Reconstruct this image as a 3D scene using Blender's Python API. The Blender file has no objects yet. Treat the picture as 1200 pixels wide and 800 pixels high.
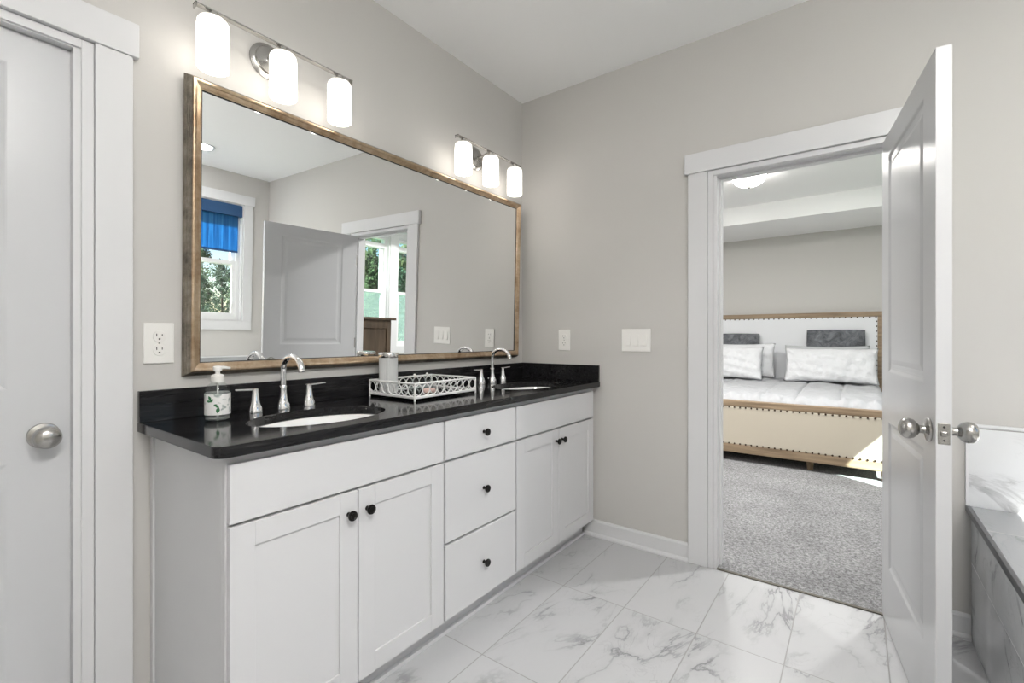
import bpy, bmesh, math, random
from mathutils import Vector, Matrix
random.seed(7)
C = bpy.context.scene.collection
PI = math.pi
# ------------------------------------------------------------------ camera, world, sun, exposure
sc = bpy.context.scene
cam = bpy.data.cameras.new('camera'); co = bpy.data.objects.new('camera', cam); C.objects.link(co)
cam.sensor_width = 36; cam.lens = 548.59 * 36 / 1200; cam.shift_y = -5.02 / 1200
cam.clip_start = .05; cam.clip_end = 400
co.location = (-2.5526, -1.798, 1.1851); co.rotation_euler = (PI / 2, 0, .63508 - PI / 2)
sc.camera = co
sc.view_settings.view_transform = 'Standard'; sc.view_settings.look = 'None'
sc.view_settings.gamma = 1; sc.view_settings.use_curve_mapping = False
sc.view_settings.exposure = 0.14
SUN_DIR = Vector((.72, 1, -1.13)).normalized()
w = bpy.data.worlds.new('sky'); sc.world = w; w.use_nodes = True
nt = w.node_tree; nt.nodes.clear()
sky = nt.nodes.new('ShaderNodeTexSky'); sky.sky_type = 'NISHITA'; sky.sun_disc = False
sky.sun_elevation = math.radians(42); sky.sun_rotation = math.radians(215); sky.air_density = 1.0; sky.dust_density = .5
bg = nt.nodes.new('ShaderNodeBackground'); bg.inputs['Strength'].default_value = .2
wo = nt.nodes.new('ShaderNodeOutputWorld')
nt.links.new(sky.outputs[0], bg.inputs[0]); nt.links.new(bg.outputs[0], wo.inputs[0])
sd = bpy.data.lights.new('sun', 'SUN'); sd.energy = 42; sd.angle = .009; sd.color = (1, .96, .9)
so = bpy.data.objects.new('sun', sd); C.objects.link(so); so.location = (-3, -8, 8)
so.rotation_euler = SUN_DIR.to_track_quat('-Z', 'Y').to_euler()
CAN_POWER = 15; SHADE_EMIT = 3.6; ADDED_BOWL_EMIT = 80

# ------------------------------------------------------------------ helpers
def mat(name, col=(.8, .8, .8), rough=.5, metal=0., spec=.5, emit=None, es=0, trans=0, ior=1.45, bump=None, coat=0):
    m = bpy.data.materials.new(name); m.use_nodes = True
    b = m.node_tree.nodes['Principled BSDF']
    b.inputs['Base Color'].default_value = (*col, 1); b.inputs['Roughness'].default_value = rough
    b.inputs['Metallic'].default_value = metal; b.inputs['Specular IOR Level'].default_value = spec
    b.inputs['Transmission Weight'].default_value = trans; b.inputs['IOR'].default_value = ior
    b.inputs['Coat Weight'].default_value = coat
    if emit: b.inputs['Emission Color'].default_value = (*emit, 1); b.inputs['Emission Strength'].default_value = es
    if bump:
        N = m.node_tree.nodes; L = m.node_tree.links
        tc = N.new('ShaderNodeTexCoord'); n = N.new('ShaderNodeTexNoise'); bp = N.new('ShaderNodeBump')
        n.inputs['Scale'].default_value = bump[0]; n.inputs['Detail'].default_value = 4
        bp.inputs['Strength'].default_value = bump[1]; bp.inputs['Distance'].default_value = bump[2]
        L.new(tc.outputs['Object'], n.inputs['Vector']); L.new(n.outputs['Fac'], bp.inputs['Height']); L.new(bp.outputs[0], b.inputs['Normal'])
    return m
def nodes(m): return m.node_tree.nodes, m.node_tree.links, m.node_tree.nodes['Principled BSDF']
def ramp(N, stops):
    r = N.new('ShaderNodeValToRGB'); e = r.color_ramp.elements
    e[0].position, e[0].color = stops[0][0], (*stops[0][1], 1); e[1].position, e[1].color = stops[-1][0], (*stops[-1][1], 1)
    for p, c in stops[1:-1]: q = e.new(p); q.color = (*c, 1)
    return r
def obj(name, bm, m=None, parent=None, smooth=False, loc=None):
    me = bpy.data.meshes.new(name); bmesh.ops.recalc_face_normals(bm, faces=bm.faces[:]); bm.to_mesh(me); bm.free()
    if m is not None:
        for mm in (m if isinstance(m, (list, tuple)) else [m]): me.materials.append(mm)
    o = bpy.data.objects.new(name, me); C.objects.link(o)
    if parent: o.parent = parent
    if loc: o.location = loc
    if smooth:
        me.shade_smooth(); 
        if smooth is not True: me.set_sharp_from_angle(angle=math.radians(smooth))
    return o
def thing(name, label, cat, loc=(0, 0, 0), rotz=0, group=None):
    o = bpy.data.objects.new(name, None); C.objects.link(o); o.empty_display_size = .05
    o.location = loc; o.rotation_euler = (0, 0, rotz); o['label'] = label; o['category'] = cat
    if group: o['group'] = group
    return o
def tag(o, label, cat, group=None, kind=None):
    o['label'] = label; o['category'] = cat
    if group: o['group'] = group
    if kind: o['kind'] = kind
    return o
def struct(name, bm, m, label, cat, parent=None, smooth=False):
    o = obj(name, bm, m, parent, smooth)
    if not parent: tag(o, label, cat, kind='structure')
    return o
def B(): return bmesh.new()
def box(bm, x0, x1, y0, y1, z0, z1, bev=0, mi=0):
    x0, x1 = sorted((x0, x1)); y0, y1 = sorted((y0, y1)); z0, z1 = sorted((z0, z1))
    v = [bm.verts.new(p) for p in [(x0,y0,z0),(x1,y0,z0),(x1,y1,z0),(x0,y1,z0),(x0,y0,z1),(x1,y0,z1),(x1,y1,z1),(x0,y1,z1)]]
    fs = [bm.faces.new([v[i] for i in f]) for f in [(3,2,1,0),(4,5,6,7),(0,1,5,4),(1,2,6,5),(2,3,7,6),(3,0,4,7)]]
    for f in fs: f.material_index = mi
    if bev:
        es = list({e for f in fs for e in f.edges})
        bmesh.ops.bevel(bm, geom=es, offset=bev, segments=2, profile=.5, affect='EDGES', material=-1)
    return bm
def frame_of(d):
    d = d.normalized(); a = Vector((0, 0, 1)) if abs(d.z) < .9 else Vector((1, 0, 0))
    u = d.cross(a).normalized(); return u, d.cross(u).normalized()
def tube(bm, pts, r, n=12, closed=False, caps=True):
    pts = [Vector(p) for p in pts]; rs = r if isinstance(r, (list, tuple)) else [r] * len(pts)
    rings = []; K = len(pts); u = None
    for i, p in enumerate(pts):
        if closed: d = (pts[(i + 1) % K] - pts[i - 1])
        else: d = pts[min(i + 1, K - 1)] - pts[max(i - 1, 0)]
        d.normalize()
        if u is None: u, vv = frame_of(d)
        else: u = (u - d * u.dot(d)).normalized(); vv = d.cross(u)
        rings.append([bm.verts.new(p + (u * math.cos(2*PI*k/n) + vv * math.sin(2*PI*k/n)) * rs[i]) for k in range(n)])
    for i in range(K if closed else K - 1):
        a, b = rings[i], rings[(i + 1) % K]
        for k in range(n): bm.faces.new([a[k], a[(k+1) % n], b[(k+1) % n], b[k]])
    if caps and not closed: bm.faces.new(rings[0][::-1]); bm.faces.new(rings[-1])
    return bm
def lathe(bm, prof, c=(0, 0, 0), ax=(0, 0, 1), n=32, sx=1, sy=1, cap0=True, cap1=True, mi=0):
    """prof: (radius, height) pairs along ax"""
    c = Vector(c); ax = Vector(ax).normalized(); u, v = frame_of(ax)
    if abs(ax.z) > .99: u, v = Vector((1, 0, 0)), Vector((0, 1, 0))
    rings = [[bm.verts.new(c + ax * h + u * (r * sx * math.cos(2*PI*k/n)) + v * (r * sy * math.sin(2*PI*k/n))) for k in range(n)] for r, h in prof]
    for a, b in zip(rings, rings[1:]):
        for k in range(n): bm.faces.new([a[k], a[(k+1) % n], b[(k+1) % n], b[k]]).material_index = mi
    if cap0: bm.faces.new(rings[0][::-1]).material_index = mi
    if cap1: bm.faces.new(rings[-1]).material_index = mi
    return bm
def wall_cells(bm, axis, a0, a1, z0, z1, t0, t1, holes, mi=0):
    xs = sorted({a0, a1, *[h[0] for h in holes], *[h[1] for h in holes]}); zs = sorted({z0, z1, *[h[2] for h in holes], *[h[3] for h in holes]})
    for i in range(len(xs) - 1):
        for j in range(len(zs) - 1):
            cx, cz = (xs[i] + xs[i+1]) / 2, (zs[j] + zs[j+1]) / 2
            if any(h[0] < cx < h[1] and h[2] < cz < h[3] for h in holes): continue
            if axis == 'x': box(bm, xs[i], xs[i+1], t0, t1, zs[j], zs[j+1], mi=mi)
            else: box(bm, t0, t1, xs[i], xs[i+1], zs[j], zs[j+1], mi=mi)
    bmesh.ops.remove_doubles(bm, verts=bm.verts[:], dist=1e-5)
    seen = {}
    for f in bm.faces[:]:
        seen.setdefault(frozenset(v.index for v in f.verts) if False else tuple(round(k, 4) for k in f.calc_center_median()), []).append(f)
    dead = [f for k in seen.values() if len(k) > 1 for f in k]
    bmesh.ops.delete(bm, geom=dead, context='FACES_ONLY')
    return bm
def prism(bm, pts, z0, z1):
    a = [bm.verts.new((x, y, z0)) for x, y in pts]; b = [bm.verts.new((x, y, z1)) for x, y in pts]; n = len(pts)
    bm.faces.new(a[::-1]); bm.faces.new(b)
    for i in range(n): bm.faces.new([a[i], a[(i+1) % n], b[(i+1) % n], b[i]])
    return bm
def dup(root, loc, label=None, rotz=None):
    def cp(o, par):
        c = o.copy(); C.objects.link(c); c.parent = par
        for ch in list(kids.get(o.name, [])): cp(ch, c)
        return c
    kids = {}
    for o in C.objects:
        if o.parent: kids.setdefault(o.parent.name, []).append(o)
    r = cp(root, None); r.location = loc
    if rotz is not None: r.rotation_euler = (0, 0, rotz)
    if label: r['label'] = label
    return r

# ------------------------------------------------------------------ materials
M = {}
M['wall'] = mat('greige wall paint', (.565, .552, .53), .65, spec=.35, bump=(180, .08, .002))
M['ceil'] = mat('ceiling paint', (.93, .93, .93), .9, spec=.2)
M['trim'] = mat('white trim paint', (.69, .693, .702), .32, spec=.45)
M['door'] = mat('white door paint', (.585, .592, .605), .28, spec=.5)
M['cab'] = mat('white cabinet paint', (.64, .642, .652), .38, spec=.4)
M['nickel'] = mat('brushed nickel', (.45, .44, .42), .25, 1)
M['chrome'] = mat('polished chrome', (.82, .82, .83), .07, 1)
M['black'] = mat('black knob metal', (.015, .014, .013), .3, .6)
M['porcelain'] = mat('white porcelain', (.86, .86, .85), .08, spec=.6, coat=.5)
M['plate'] = mat('white plastic plate', (.83, .82, .79), .35)
M['slot'] = mat('dark slot', (.02, .02, .02), .6)
M['mirror'] = mat('mirror silvering', (.93, .94, .94), 0.0, 1)
M['whitemetal'] = mat('white enamelled metal', (.86, .86, .85), .3, spec=.6)
M['wood'] = mat('dresser wood', (.16, .11, .07), .5)
M['fabric'] = mat('linen upholstery', (.53, .48, .395), .9, bump=(400, .3, .002))
M['headfab'] = mat('pale linen headboard', (.74, .75, .77), .9, bump=(400, .3, .002))
M['nail'] = mat('bronze nailhead', (.07, .045, .03), .35, .8)
M['oak'] = mat('weathered oak', (.36, .26, .16), .55)
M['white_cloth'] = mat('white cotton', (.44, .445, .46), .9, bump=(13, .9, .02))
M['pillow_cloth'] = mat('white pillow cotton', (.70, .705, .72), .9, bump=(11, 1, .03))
M['shaded_cloth'] = mat('shaded white cotton', (.46, .47, .48), .9, bump=(13, .9, .02))  # white cotton with the shade behind the front pillow put into its colour
M['vinyl'] = mat('white window vinyl', (.82, .83, .83), .35)
M['grey_edge'] = mat('dark grey deck edge trim', (.085, .085, .09), .4)
M['silver_lid'] = mat('silver lid', (.7, .69, .67), .18, 1)
M['pink'] = mat('pale pink soap', (.75, .55, .5), .4)
M['lawn'] = mat('grass', (.08, .12, .04), .9)
M['bark'] = mat('bark', (.12, .09, .06), .9)
def wood_grain(m, c1, c2, sc_=(2, 30, 30)):
    N, L, b = nodes(m); tc = N.new('ShaderNodeTexCoord'); mp = N.new('ShaderNodeMapping'); mp.inputs['Scale'].default_value = sc_
    n = N.new('ShaderNodeTexNoise'); n.inputs['Scale'].default_value = 1.5; n.inputs['Detail'].default_value = 6; n.inputs['Distortion'].default_value = .6
    r = ramp(N, [(.3, c1), (.7, c2)])
    L.new(tc.outputs['Object'], mp.inputs[0]); L.new(mp.outputs[0], n.inputs['Vector']); L.new(n.outputs['Fac'], r.inputs[0]); L.new(r.outputs[0], b.inputs['Base Color'])
wood_grain(M['oak'], (.19, .135, .085), (.37, .275, .18), (20, 1.2, 20))
wood_grain(M['wood'], (.05, .034, .022), (.10, .07, .045), (14, 14, 1.5))
# marble tile -------------------------------------------------------
def marble(name, plane, bw, rh, off, rough=.12, base=(.72, .725, .73), vein=(.27, .27, .28), grout=(.33, .325, .32), rot=.6):
    m = mat(name, base, rough); N, L, b = nodes(m)
    tc = N.new('ShaderNodeTexCoord'); sep = N.new('ShaderNodeSeparateXYZ'); L.new(tc.outputs['Object'], sep.inputs[0])
    cmb = N.new('ShaderNodeCombineXYZ'); a, c = {'xy': ('X', 'Y'), 'xz': ('X', 'Z'), 'yz': ('Y', 'Z')}[plane]
    L.new(sep.outputs[a], cmb.inputs[0]); L.new(sep.outputs[c], cmb.inputs[1])
    mp = N.new('ShaderNodeMapping'); mp.inputs['Location'].default_value = (off[0], off[1], 0); L.new(cmb.outputs[0], mp.inputs[0])
    br = N.new('ShaderNodeTexBrick'); br.offset = 0; br.inputs['Scale'].default_value = 1
    br.inputs['Brick Width'].default_value = bw; br.inputs['Row Height'].default_value = rh
    br.inputs['Mortar Size'].default_value = .0022; br.inputs['Mortar Smooth'].default_value = .1; br.inputs['Bias'].default_value = 0
    br.inputs['Color1'].default_value = (0, 0, 0, 1); br.inputs['Color2'].default_value = (1, 1, 1, 1); br.inputs['Mortar'].default_value = (.5, .5, .5, 1)
    L.new(mp.outputs[0], br.inputs['Vector'])
    mul = N.new('ShaderNodeVectorMath'); mul.operation = 'MULTIPLY'; mul.inputs[1].default_value = (7.3, 5.1, 9.7); L.new(br.outputs['Color'], mul.inputs[0])
    add = N.new('ShaderNodeVectorMath'); L.new(cmb.outputs[0], add.inputs[0]); L.new(mul.outputs[0], add.inputs[1])
    mr = N.new('ShaderNodeMapping'); mr.inputs['Rotation'].default_value = (0, 0, rot); mr.inputs['Scale'].default_value = (1.0, 2.3, 1); L.new(add.outputs[0], mr.inputs[0])
    def vein_n(scale, lo, hi, dist):
        n = N.new('ShaderNodeTexNoise'); n.inputs['Scale'].default_value = scale; n.inputs['Detail'].default_value = 8; n.inputs['Roughness'].default_value = .55; n.inputs['Distortion'].default_value = dist
        L.new(mr.outputs[0], n.inputs['Vector'])
        s = N.new('ShaderNodeMath'); s.operation = 'SUBTRACT'; s.inputs[1].default_value = .5; L.new(n.outputs['Fac'], s.inputs[0])
        ab = N.new('ShaderNodeMath'); ab.operation = 'ABSOLUTE'; L.new(s.outputs[0], ab.inputs[0])
        r = N.new('ShaderNodeMapRange'); r.inputs[1].default_value = lo; r.inputs[2].default_value = hi; r.inputs[3].default_value = 1; r.inputs[4].default_value = 0; r.interpolation_type = 'SMOOTHSTEP'
        L.new(ab.outputs[0], r.inputs[0]); return r
    v1 = vein_n(1.15, 0, .016, .9); v2 = vein_n(1.15, 0, .085, .9); v3 = vein_n(3.1, 0, .012, 1.3)
    msk = N.new('ShaderNodeTexNoise'); msk.inputs['Scale'].default_value = 3.2; msk.inputs['Detail'].default_value = 3; L.new(add.outputs[0], msk.inputs['Vector'])
    mk = N.new('ShaderNodeMapRange'); mk.inputs[1].default_value = .42; mk.inputs[2].default_value = .66; L.new(msk.outputs['Fac'], mk.inputs[0])
    def scale(nd, k, masked=True):
        x = N.new('ShaderNodeMath'); x.operation = 'MULTIPLY'; x.inputs[1].default_value = k; L.new(nd.outputs[0], x.inputs[0])
        if not masked: return x
        y = N.new('ShaderNodeMath'); y.operation = 'MULTIPLY'; L.new(x.outputs[0], y.inputs[0]); L.new(mk.outputs[0], y.inputs[1]); return y
    s1, s2, s3 = scale(v1, .85), scale(v2, .24), scale(v3, .3)
    t = N.new('ShaderNodeMath'); t.operation = 'ADD'; t.use_clamp = True; L.new(s1.outputs[0], t.inputs[0]); L.new(s2.outputs[0], t.inputs[1])
    t2 = N.new('ShaderNodeMath'); t2.operation = 'ADD'; t2.use_clamp = True; L.new(t.outputs[0], t2.inputs[0]); L.new(s3.outputs[0], t2.inputs[1])
    mx = N.new('ShaderNodeMix'); mx.data_type = 'RGBA'; mx.inputs[6].default_value = (*base, 1); mx.inputs[7].default_value = (*vein, 1); L.new(t2.outputs[0], mx.inputs[0])
    g = N.new('ShaderNodeMix'); g.data_type = 'RGBA'; g.inputs[7].default_value = (*grout, 1); L.new(br.outputs['Fac'], g.inputs[0]); L.new(mx.outputs[2], g.inputs[6])
    L.new(g.outputs[2], b.inputs['Base Color'])
    rr = N.new('ShaderNodeMapRange'); rr.inputs[3].default_value = rough; rr.inputs[4].default_value = .7; L.new(br.outputs['Fac'], rr.inputs[0]); L.new(rr.outputs[0], b.inputs['Roughness'])
    bp = N.new('ShaderNodeBump'); bp.invert = True; bp.inputs['Strength'].default_value = .4; bp.inputs['Distance'].default_value = .002; L.new(br.outputs['Fac'], bp.inputs['Height']); L.new(bp.outputs[0], b.inputs['Normal'])
    return m
M['floor'] = marble('marble floor tile', 'xy', .6035, .305, (.003, .06), rough=.22, base=(.53, .535, .545))
M['tub_front'] = marble('marble tub side tile', 'xz', 1.2, .3, (.0, -.0), rough=.15, grout=(.7, .7, .7), base=(.82, .83, .84), rot=-1.1)
M['tub_deck'] = marble('marble tub deck tile', 'xy', .6, .6, (.3, .1), rough=.12, base=(.34, .345, .355), vein=(.2, .2, .21), rot=-.3)
M['tub_wall'] = marble('marble wainscot tile', 'yz', 1.2, .6, (.4, .37), rough=.12, base=(.7, .71, .72), rot=-.7)
# carpet
m = mat('grey carpet', (.33, .33, .34), 1, spec=.05); N, L, b = nodes(m); M['carpet'] = m
tc = N.new('ShaderNodeTexCoord'); n = N.new('ShaderNodeTexNoise'); n.inputs['Scale'].default_value = 75; n.inputs['Detail'].default_value = 6; n.inputs['Roughness'].default_value = .8
n2 = N.new('ShaderNodeTexNoise'); n2.inputs['Scale'].default_value = 3; n2.inputs['Detail'].default_value = 5
r = ramp(N, [(.36, (.13, .13, .135)), (.64, (.47, .468, .475))]); L.new(tc.outputs['Object'], n.inputs['Vector']); L.new(n.outputs['Fac'], r.inputs[0])
L.new(tc.outputs['Object'], n2.inputs['Vector']); r2 = ramp(N, [(.3, (.85, .85, .85)), (.7, (1.1, 1.1, 1.1))]); L.new(n2.outputs['Fac'], r2.inputs[0])
mx = N.new('ShaderNodeMix'); mx.data_type = 'RGBA'; mx.blend_type = 'MULTIPLY'; mx.inputs[0].default_value = 1; L.new(r.outputs[0], mx.inputs[6]); L.new(r2.outputs[0], mx.inputs[7]); L.new(mx.outputs[2], b.inputs['Base Color'])
bp = N.new('ShaderNodeBump'); bp.inputs['Strength'].default_value = .9; bp.inputs['Distance'].default_value = .012; L.new(n.outputs['Fac'], bp.inputs['Height']); L.new(bp.outputs[0], b.inputs['Normal'])
# black stone counter with brushed streaks
m = mat('black stone', (.03, .03, .032), .16, spec=.38); N, L, b = nodes(m); M['stone'] = m
tc = N.new('ShaderNodeTexCoord'); mp = N.new('ShaderNodeMapping'); mp.inputs['Scale'].default_value = (1.5, 30, 30); n = N.new('ShaderNodeTexNoise'); n.inputs['Scale'].default_value = 3; n.inputs['Detail'].default_value = 8; n.inputs['Distortion'].default_value = 1.2
L.new(tc.outputs['Object'], mp.inputs[0]); L.new(mp.outputs[0], n.inputs['Vector'])
r = ramp(N, [(.35, (.007, .007, .008)), (.6, (.014, .0137, .0145)), (.8, (.045, .043, .043))]); L.new(n.outputs['Fac'], r.inputs[0]); L.new(r.outputs[0], b.inputs['Base Color'])
rr = N.new('ShaderNodeMapRange'); rr.inputs[3].default_value = .05; rr.inputs[4].default_value = .15; L.new(n.outputs['Fac'], rr.inputs[0]); L.new(rr.outputs[0], b.inputs['Roughness'])
# mirror frame metals
def foil(name, c1, c2, c3, rough):
    m = mat(name, c1, rough, .85); N, L, b = nodes(m)
    tc = N.new('ShaderNodeTexCoord'); n = N.new('ShaderNodeTexNoise'); n.inputs['Scale'].default_value = 14; n.inputs['Detail'].default_value = 7; n.inputs['Roughness'].default_value = .7
    L.new(tc.outputs['Object'], n.inputs['Vector']); r = ramp(N, [(.32, c1), (.5, c2), (.7, c3)]); L.new(n.outputs['Fac'], r.inputs[0]); L.new(r.outputs[0], b.inputs['Base Color']); return m
M['bronze'] = foil('antique bronze foil', (.30, .20, .12), (.46, .34, .23), (.62, .5, .37), .3)
M['pewter'] = foil('dark pewter foil', (.12, .105, .085), (.26, .23, .19), (.42, .38, .32), .33)
M['lip'] = mat('black inner lip', (.02, .018, .016), .4)
# fur
m = mat('grey faux fur', (.13, .14, .15), .95); N, L, b = nodes(m); M['fur'] = m
tc = N.new('ShaderNodeTexCoord'); n = N.new('ShaderNodeTexNoise'); n.inputs['Scale'].default_value = 8; n.inputs['Detail'].default_value = 9; n.inputs['Roughness'].default_value = .75; n.inputs['Distortion'].default_value = 1.5
L.new(tc.outputs['Object'], n.inputs['Vector']); r = ramp(N, [(.34, (.06, .065, .07)), (.68, (.25, .26, .28))]); L.new(n.outputs['Fac'], r.inputs[0]); L.new(r.outputs[0], b.inputs['Base Color'])
bp = N.new('ShaderNodeBump'); bp.inputs['Strength'].default_value = 1; bp.inputs['Distance'].default_value = .02; L.new(n.outputs['Fac'], bp.inputs['Height']); L.new(bp.outputs[0], b.inputs['Normal'])
# glass pane (thin) / tinted
def pane(name, tint, gloss=.06):
    m = bpy.data.materials.new(name); m.use_nodes = True; N = m.node_tree.nodes; L = m.node_tree.links; N.clear()
    t = N.new('ShaderNodeBsdfTransparent'); t.inputs[0].default_value = (*tint, 1); g = N.new('ShaderNodeBsdfGlossy'); g.inputs['Roughness'].default_value = .02
    s = N.new('ShaderNodeMixShader'); o = N.new('ShaderNodeOutputMaterial')
    s.inputs[0].default_value = gloss; L.new(t.outputs[0], s.inputs[1]); L.new(g.outputs[0], s.inputs[2]); L.new(s.outputs[0], o.inputs[0]); return m
M['pane'] = pane('window glass', (.95, .97, .97)); M['tealpane'] = pane('tinted window glass', (.86, .96, .955))
M['clear'] = pane('clear plastic', (.92, .94, .94))
M['screen'] = bpy.data.materials.new('insect screen')
M['jarglass'] = mat('frosted ribbed glass', (.85, .86, .86), .35, trans=.35)
m = M['screen']; m.use_nodes = True; N = m.node_tree.nodes; L = m.node_tree.links; N.clear()
t_ = N.new('ShaderNodeBsdfTransparent'); d_ = N.new('ShaderNodeBsdfTranslucent'); d_.inputs[0].default_value = (.16, .2, .185, 1); s_ = N.new('ShaderNodeMixShader'); s_.inputs[0].default_value = .3; o_ = N.new('ShaderNodeOutputMaterial')
L.new(t_.outputs[0], s_.inputs[1]); L.new(d_.outputs[0], s_.inputs[2]); L.new(s_.outputs[0], o_.inputs[0])
# opal lamp glass
def lampmat(name, es, col=(1, .95, .88), lo=.45):
    m = mat(name, (.9, .9, .88), .3, emit=col, es=es); N, L, b = nodes(m)
    tc = N.new('ShaderNodeTexCoord'); sp = N.new('ShaderNodeSeparateXYZ'); L.new(tc.outputs['Generated'], sp.inputs[0])
    r = N.new('ShaderNodeMapRange'); r.inputs[1].default_value = .55; r.inputs[2].default_value = .95; r.inputs[3].default_value = es; r.inputs[4].default_value = es * lo; L.new(sp.outputs['Z'], r.inputs[0]); L.new(r.outputs[0], b.inputs['Emission Strength']); return m
M['opal'] = lampmat('lit opal glass', SHADE_EMIT, lo=.17)
M['bowl'] = mat('lit ceiling bowl', (.9, .9, .88), .4, emit=(1, .97, .92), es=20)
M['led'] = mat('lit led disc', (.9, .9, .88), .4, emit=(1, .97, .94), es=14)
# roller shade fabric
m = bpy.data.materials.new('blue roller fabric'); m.use_nodes = True; N = m.node_tree.nodes; L = m.node_tree.links; N.clear(); M['shade'] = m
dI = N.new('ShaderNodeBsdfDiffuse'); dI.inputs[0].default_value = (.06, .17, .33, 1); tl = N.new('ShaderNodeBsdfTranslucent'); tl.inputs[0].default_value = (.05, .2, .38, 1)
tc = N.new('ShaderNodeTexCoord'); mp = N.new('ShaderNodeMapping'); mp.inputs['Scale'].default_value = (60, 1, 1.5); ns = N.new('ShaderNodeTexNoise'); ns.inputs['Scale'].default_value = 1; ns.inputs['Detail'].default_value = 4
L.new(tc.outputs['Object'], mp.inputs[0]); L.new(mp.outputs[0], ns.inputs['Vector']); rp = ramp(N, [(.35, (.03, .13, .28)), (.7, (.10, .33, .55))]); L.new(ns.outputs['Fac'], rp.inputs[0]); L.new(rp.outputs[0], tl.inputs[0])
tr = N.new('ShaderNodeBsdfTransparent'); tr.inputs[0].default_value = (.25, .6, 1, 1)
s1 = N.new('ShaderNodeMixShader'); s1.inputs[0].default_value = .6; s2 = N.new('ShaderNodeMixShader'); s2.inputs[0].default_value = .05; o = N.new('ShaderNodeOutputMaterial')
L.new(dI.outputs[0], s1.inputs[1]); L.new(tl.outputs[0], s1.inputs[2]); L.new(s1.outputs[0], s2.inputs[1]); L.new(tr.outputs[0], s2.inputs[2]); L.new(s2.outputs[0], o.inputs[0])
M['cassette'] = mat('navy shade cassette', (.02, .07, .17), .5)

# ------------------------------------------------------------------ structure: bathroom
YS = -3.5; XW = -3.6
OY0, OY1 = -1.204, -1.955    # doorway in the east wall
bm = B(); box(bm, XW - .1, 0.0, YS - .1, .1, -.08, 0); struct('floor', bm, M['floor'], 'white marble-look tile floor of the bathroom', 'floor')
bm = B(); box(bm, XW - .1, .12, YS - .1, .1, 2.74, 2.84); struct('ceiling', bm, M['ceil'], 'flat white bathroom ceiling', 'ceiling')
LD0, LD1 = -2.205, -2.965     # left door opening
bm = B(); wall_cells(bm, 'x', XW - .12, .12, 0, 2.74, 0, .12, [(LD1, LD0, 0, 2.025)]); struct('wall_north', bm, M['wall'], 'greige wall behind the vanity and the big mirror', 'wall')
bm = B(); wall_cells(bm, 'y', YS, 0, 0, 2.74, 0, .12, [(OY1, OY0, 0, 2.028)]); struct('wall_east', bm, M['wall'], 'greige wall with the doorway to the bedroom', 'wall')
WX0, WX1, WZ0, WZ1 = -1.27, -.262, 1.21, 2.425
BW = [(.86, 1.655, .9, 2.43), (1.80, 2.595, .9, 2.43)]
bm = B(); wall_cells(bm, 'x', XW - .12, 5.0, -.0, 2.8, YS - .16, YS, [(WX0, WX1, WZ0, WZ1)] + BW)
struct('wall_south', bm, M['wall'], 'greige exterior wall with the windows', 'wall')
bm = B(); box(bm, XW - .12, XW, YS, 0, 0, 2.74); struct('wall_west', bm, M['wall'], 'greige wall behind the camera', 'wall')
# closet behind left door
bm = B(); box(bm, -3.2, -2.0, .122, .2, 0, 2.2); struct('wall_closet', bm, M['wall'], 'wall closing the space behind the left door', 'wall')

# baseboards (board + quarter round)
def baseboard(name, axis, a0, a1, face, s, label):
    bm = B()
    prof = [(0, 0), (.026, 0), (.026, .008), (.022, .016), (.015, .021), (.015, .085), (.011, .093), (.004, .096), (0, .096)]
    A = []
    for a in (a0, a1):
        A.append([bm.verts.new((a, face + s * d, z) if axis == 'x' else (face + s * d, a, z)) for d, z in prof])
    n = len(prof)
    for i in range(n): bm.faces.new([A[0][i], A[0][(i+1) % n], A[1][(i+1) % n], A[1][i]])
    bm.faces.new(A[0]); bm.faces.new(A[1][::-1])
    return struct(name, bm, M['trim'], label, 'baseboard')
baseboard('baseboard_east', 'y', -.47, -1.0825, -.0005, -1, 'white baseboard between the vanity and the bedroom doorway')
baseboard('baseboard_southeast', 'y', -2.08, -2.158, -.0005, -1, 'white baseboard between the doorway and the marble tub side')
baseboard('baseboard_bedroom', 'y', .4, -3.4, 4.449, -1, 'white baseboard behind the bed')

def casing(name, parts, label):
    bm = B()
    for p_ in parts: box(bm, *p_, bev=.002)
    return struct(name, bm, M['trim'], label, 'trim')
# doorway casing, east wall
casing('trim_1', [(-.010, -.0005, -1.2035, -1.1795, 0, 2.039), (-.010, -.0005, -1.9785, -1.9555, 0, 2.039), (-.010, -.0005, -1.9555, -1.2035, 2.0135, 2.039), (-.019, -.0005, -1.179, -1.081, 0, 2.04), (-.019, -.0005, -2.077, -1.979, 0, 2.04), (-.026, -.0005, -2.093, -1.065, 2.04, 2.142)],
       'white casing around the bedroom doorway')
bm = B()
box(bm, 0, .12, -1.2035, -1.186, 0, 2.028 - .0); box(bm, 0, .12, -1.973, -1.9555, 0, 2.028)
bm.free(); bm = B()
JT = .0
box(bm, -.002, .122, OY0 - .0005, OY0 - .0165 + .0, 0, 2.011); box(bm, -.002, .122, OY1 + .0165, OY1 + .0005, 0, 2.011); box(bm, -.002, .122, OY1 + .0005, OY0 - .0005, 2.011, 2.0275)
for (y0, y1) in ((OY0 - .0165, OY0 - .028), (OY1 + .028, OY1 + .0165)): box(bm, .045, .085, y0, y1, 0, 2.0)
box(bm, .045, .085, OY1 + .0165, OY0 - .0165, 1.9995, 2.011)
struct('trim_2', bm, M['trim'], 'white jamb lining of the bedroom doorway', 'trim')
bm = B(); box(bm, .052, .078, OY0 - .0165, OY0 - .0185, .87, .95, bev=.0006); tag(obj('strike_plate', bm, M['nickel']), 'small nickel strike plate on the left jamb of the bedroom doorway', 'strike plate')
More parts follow.
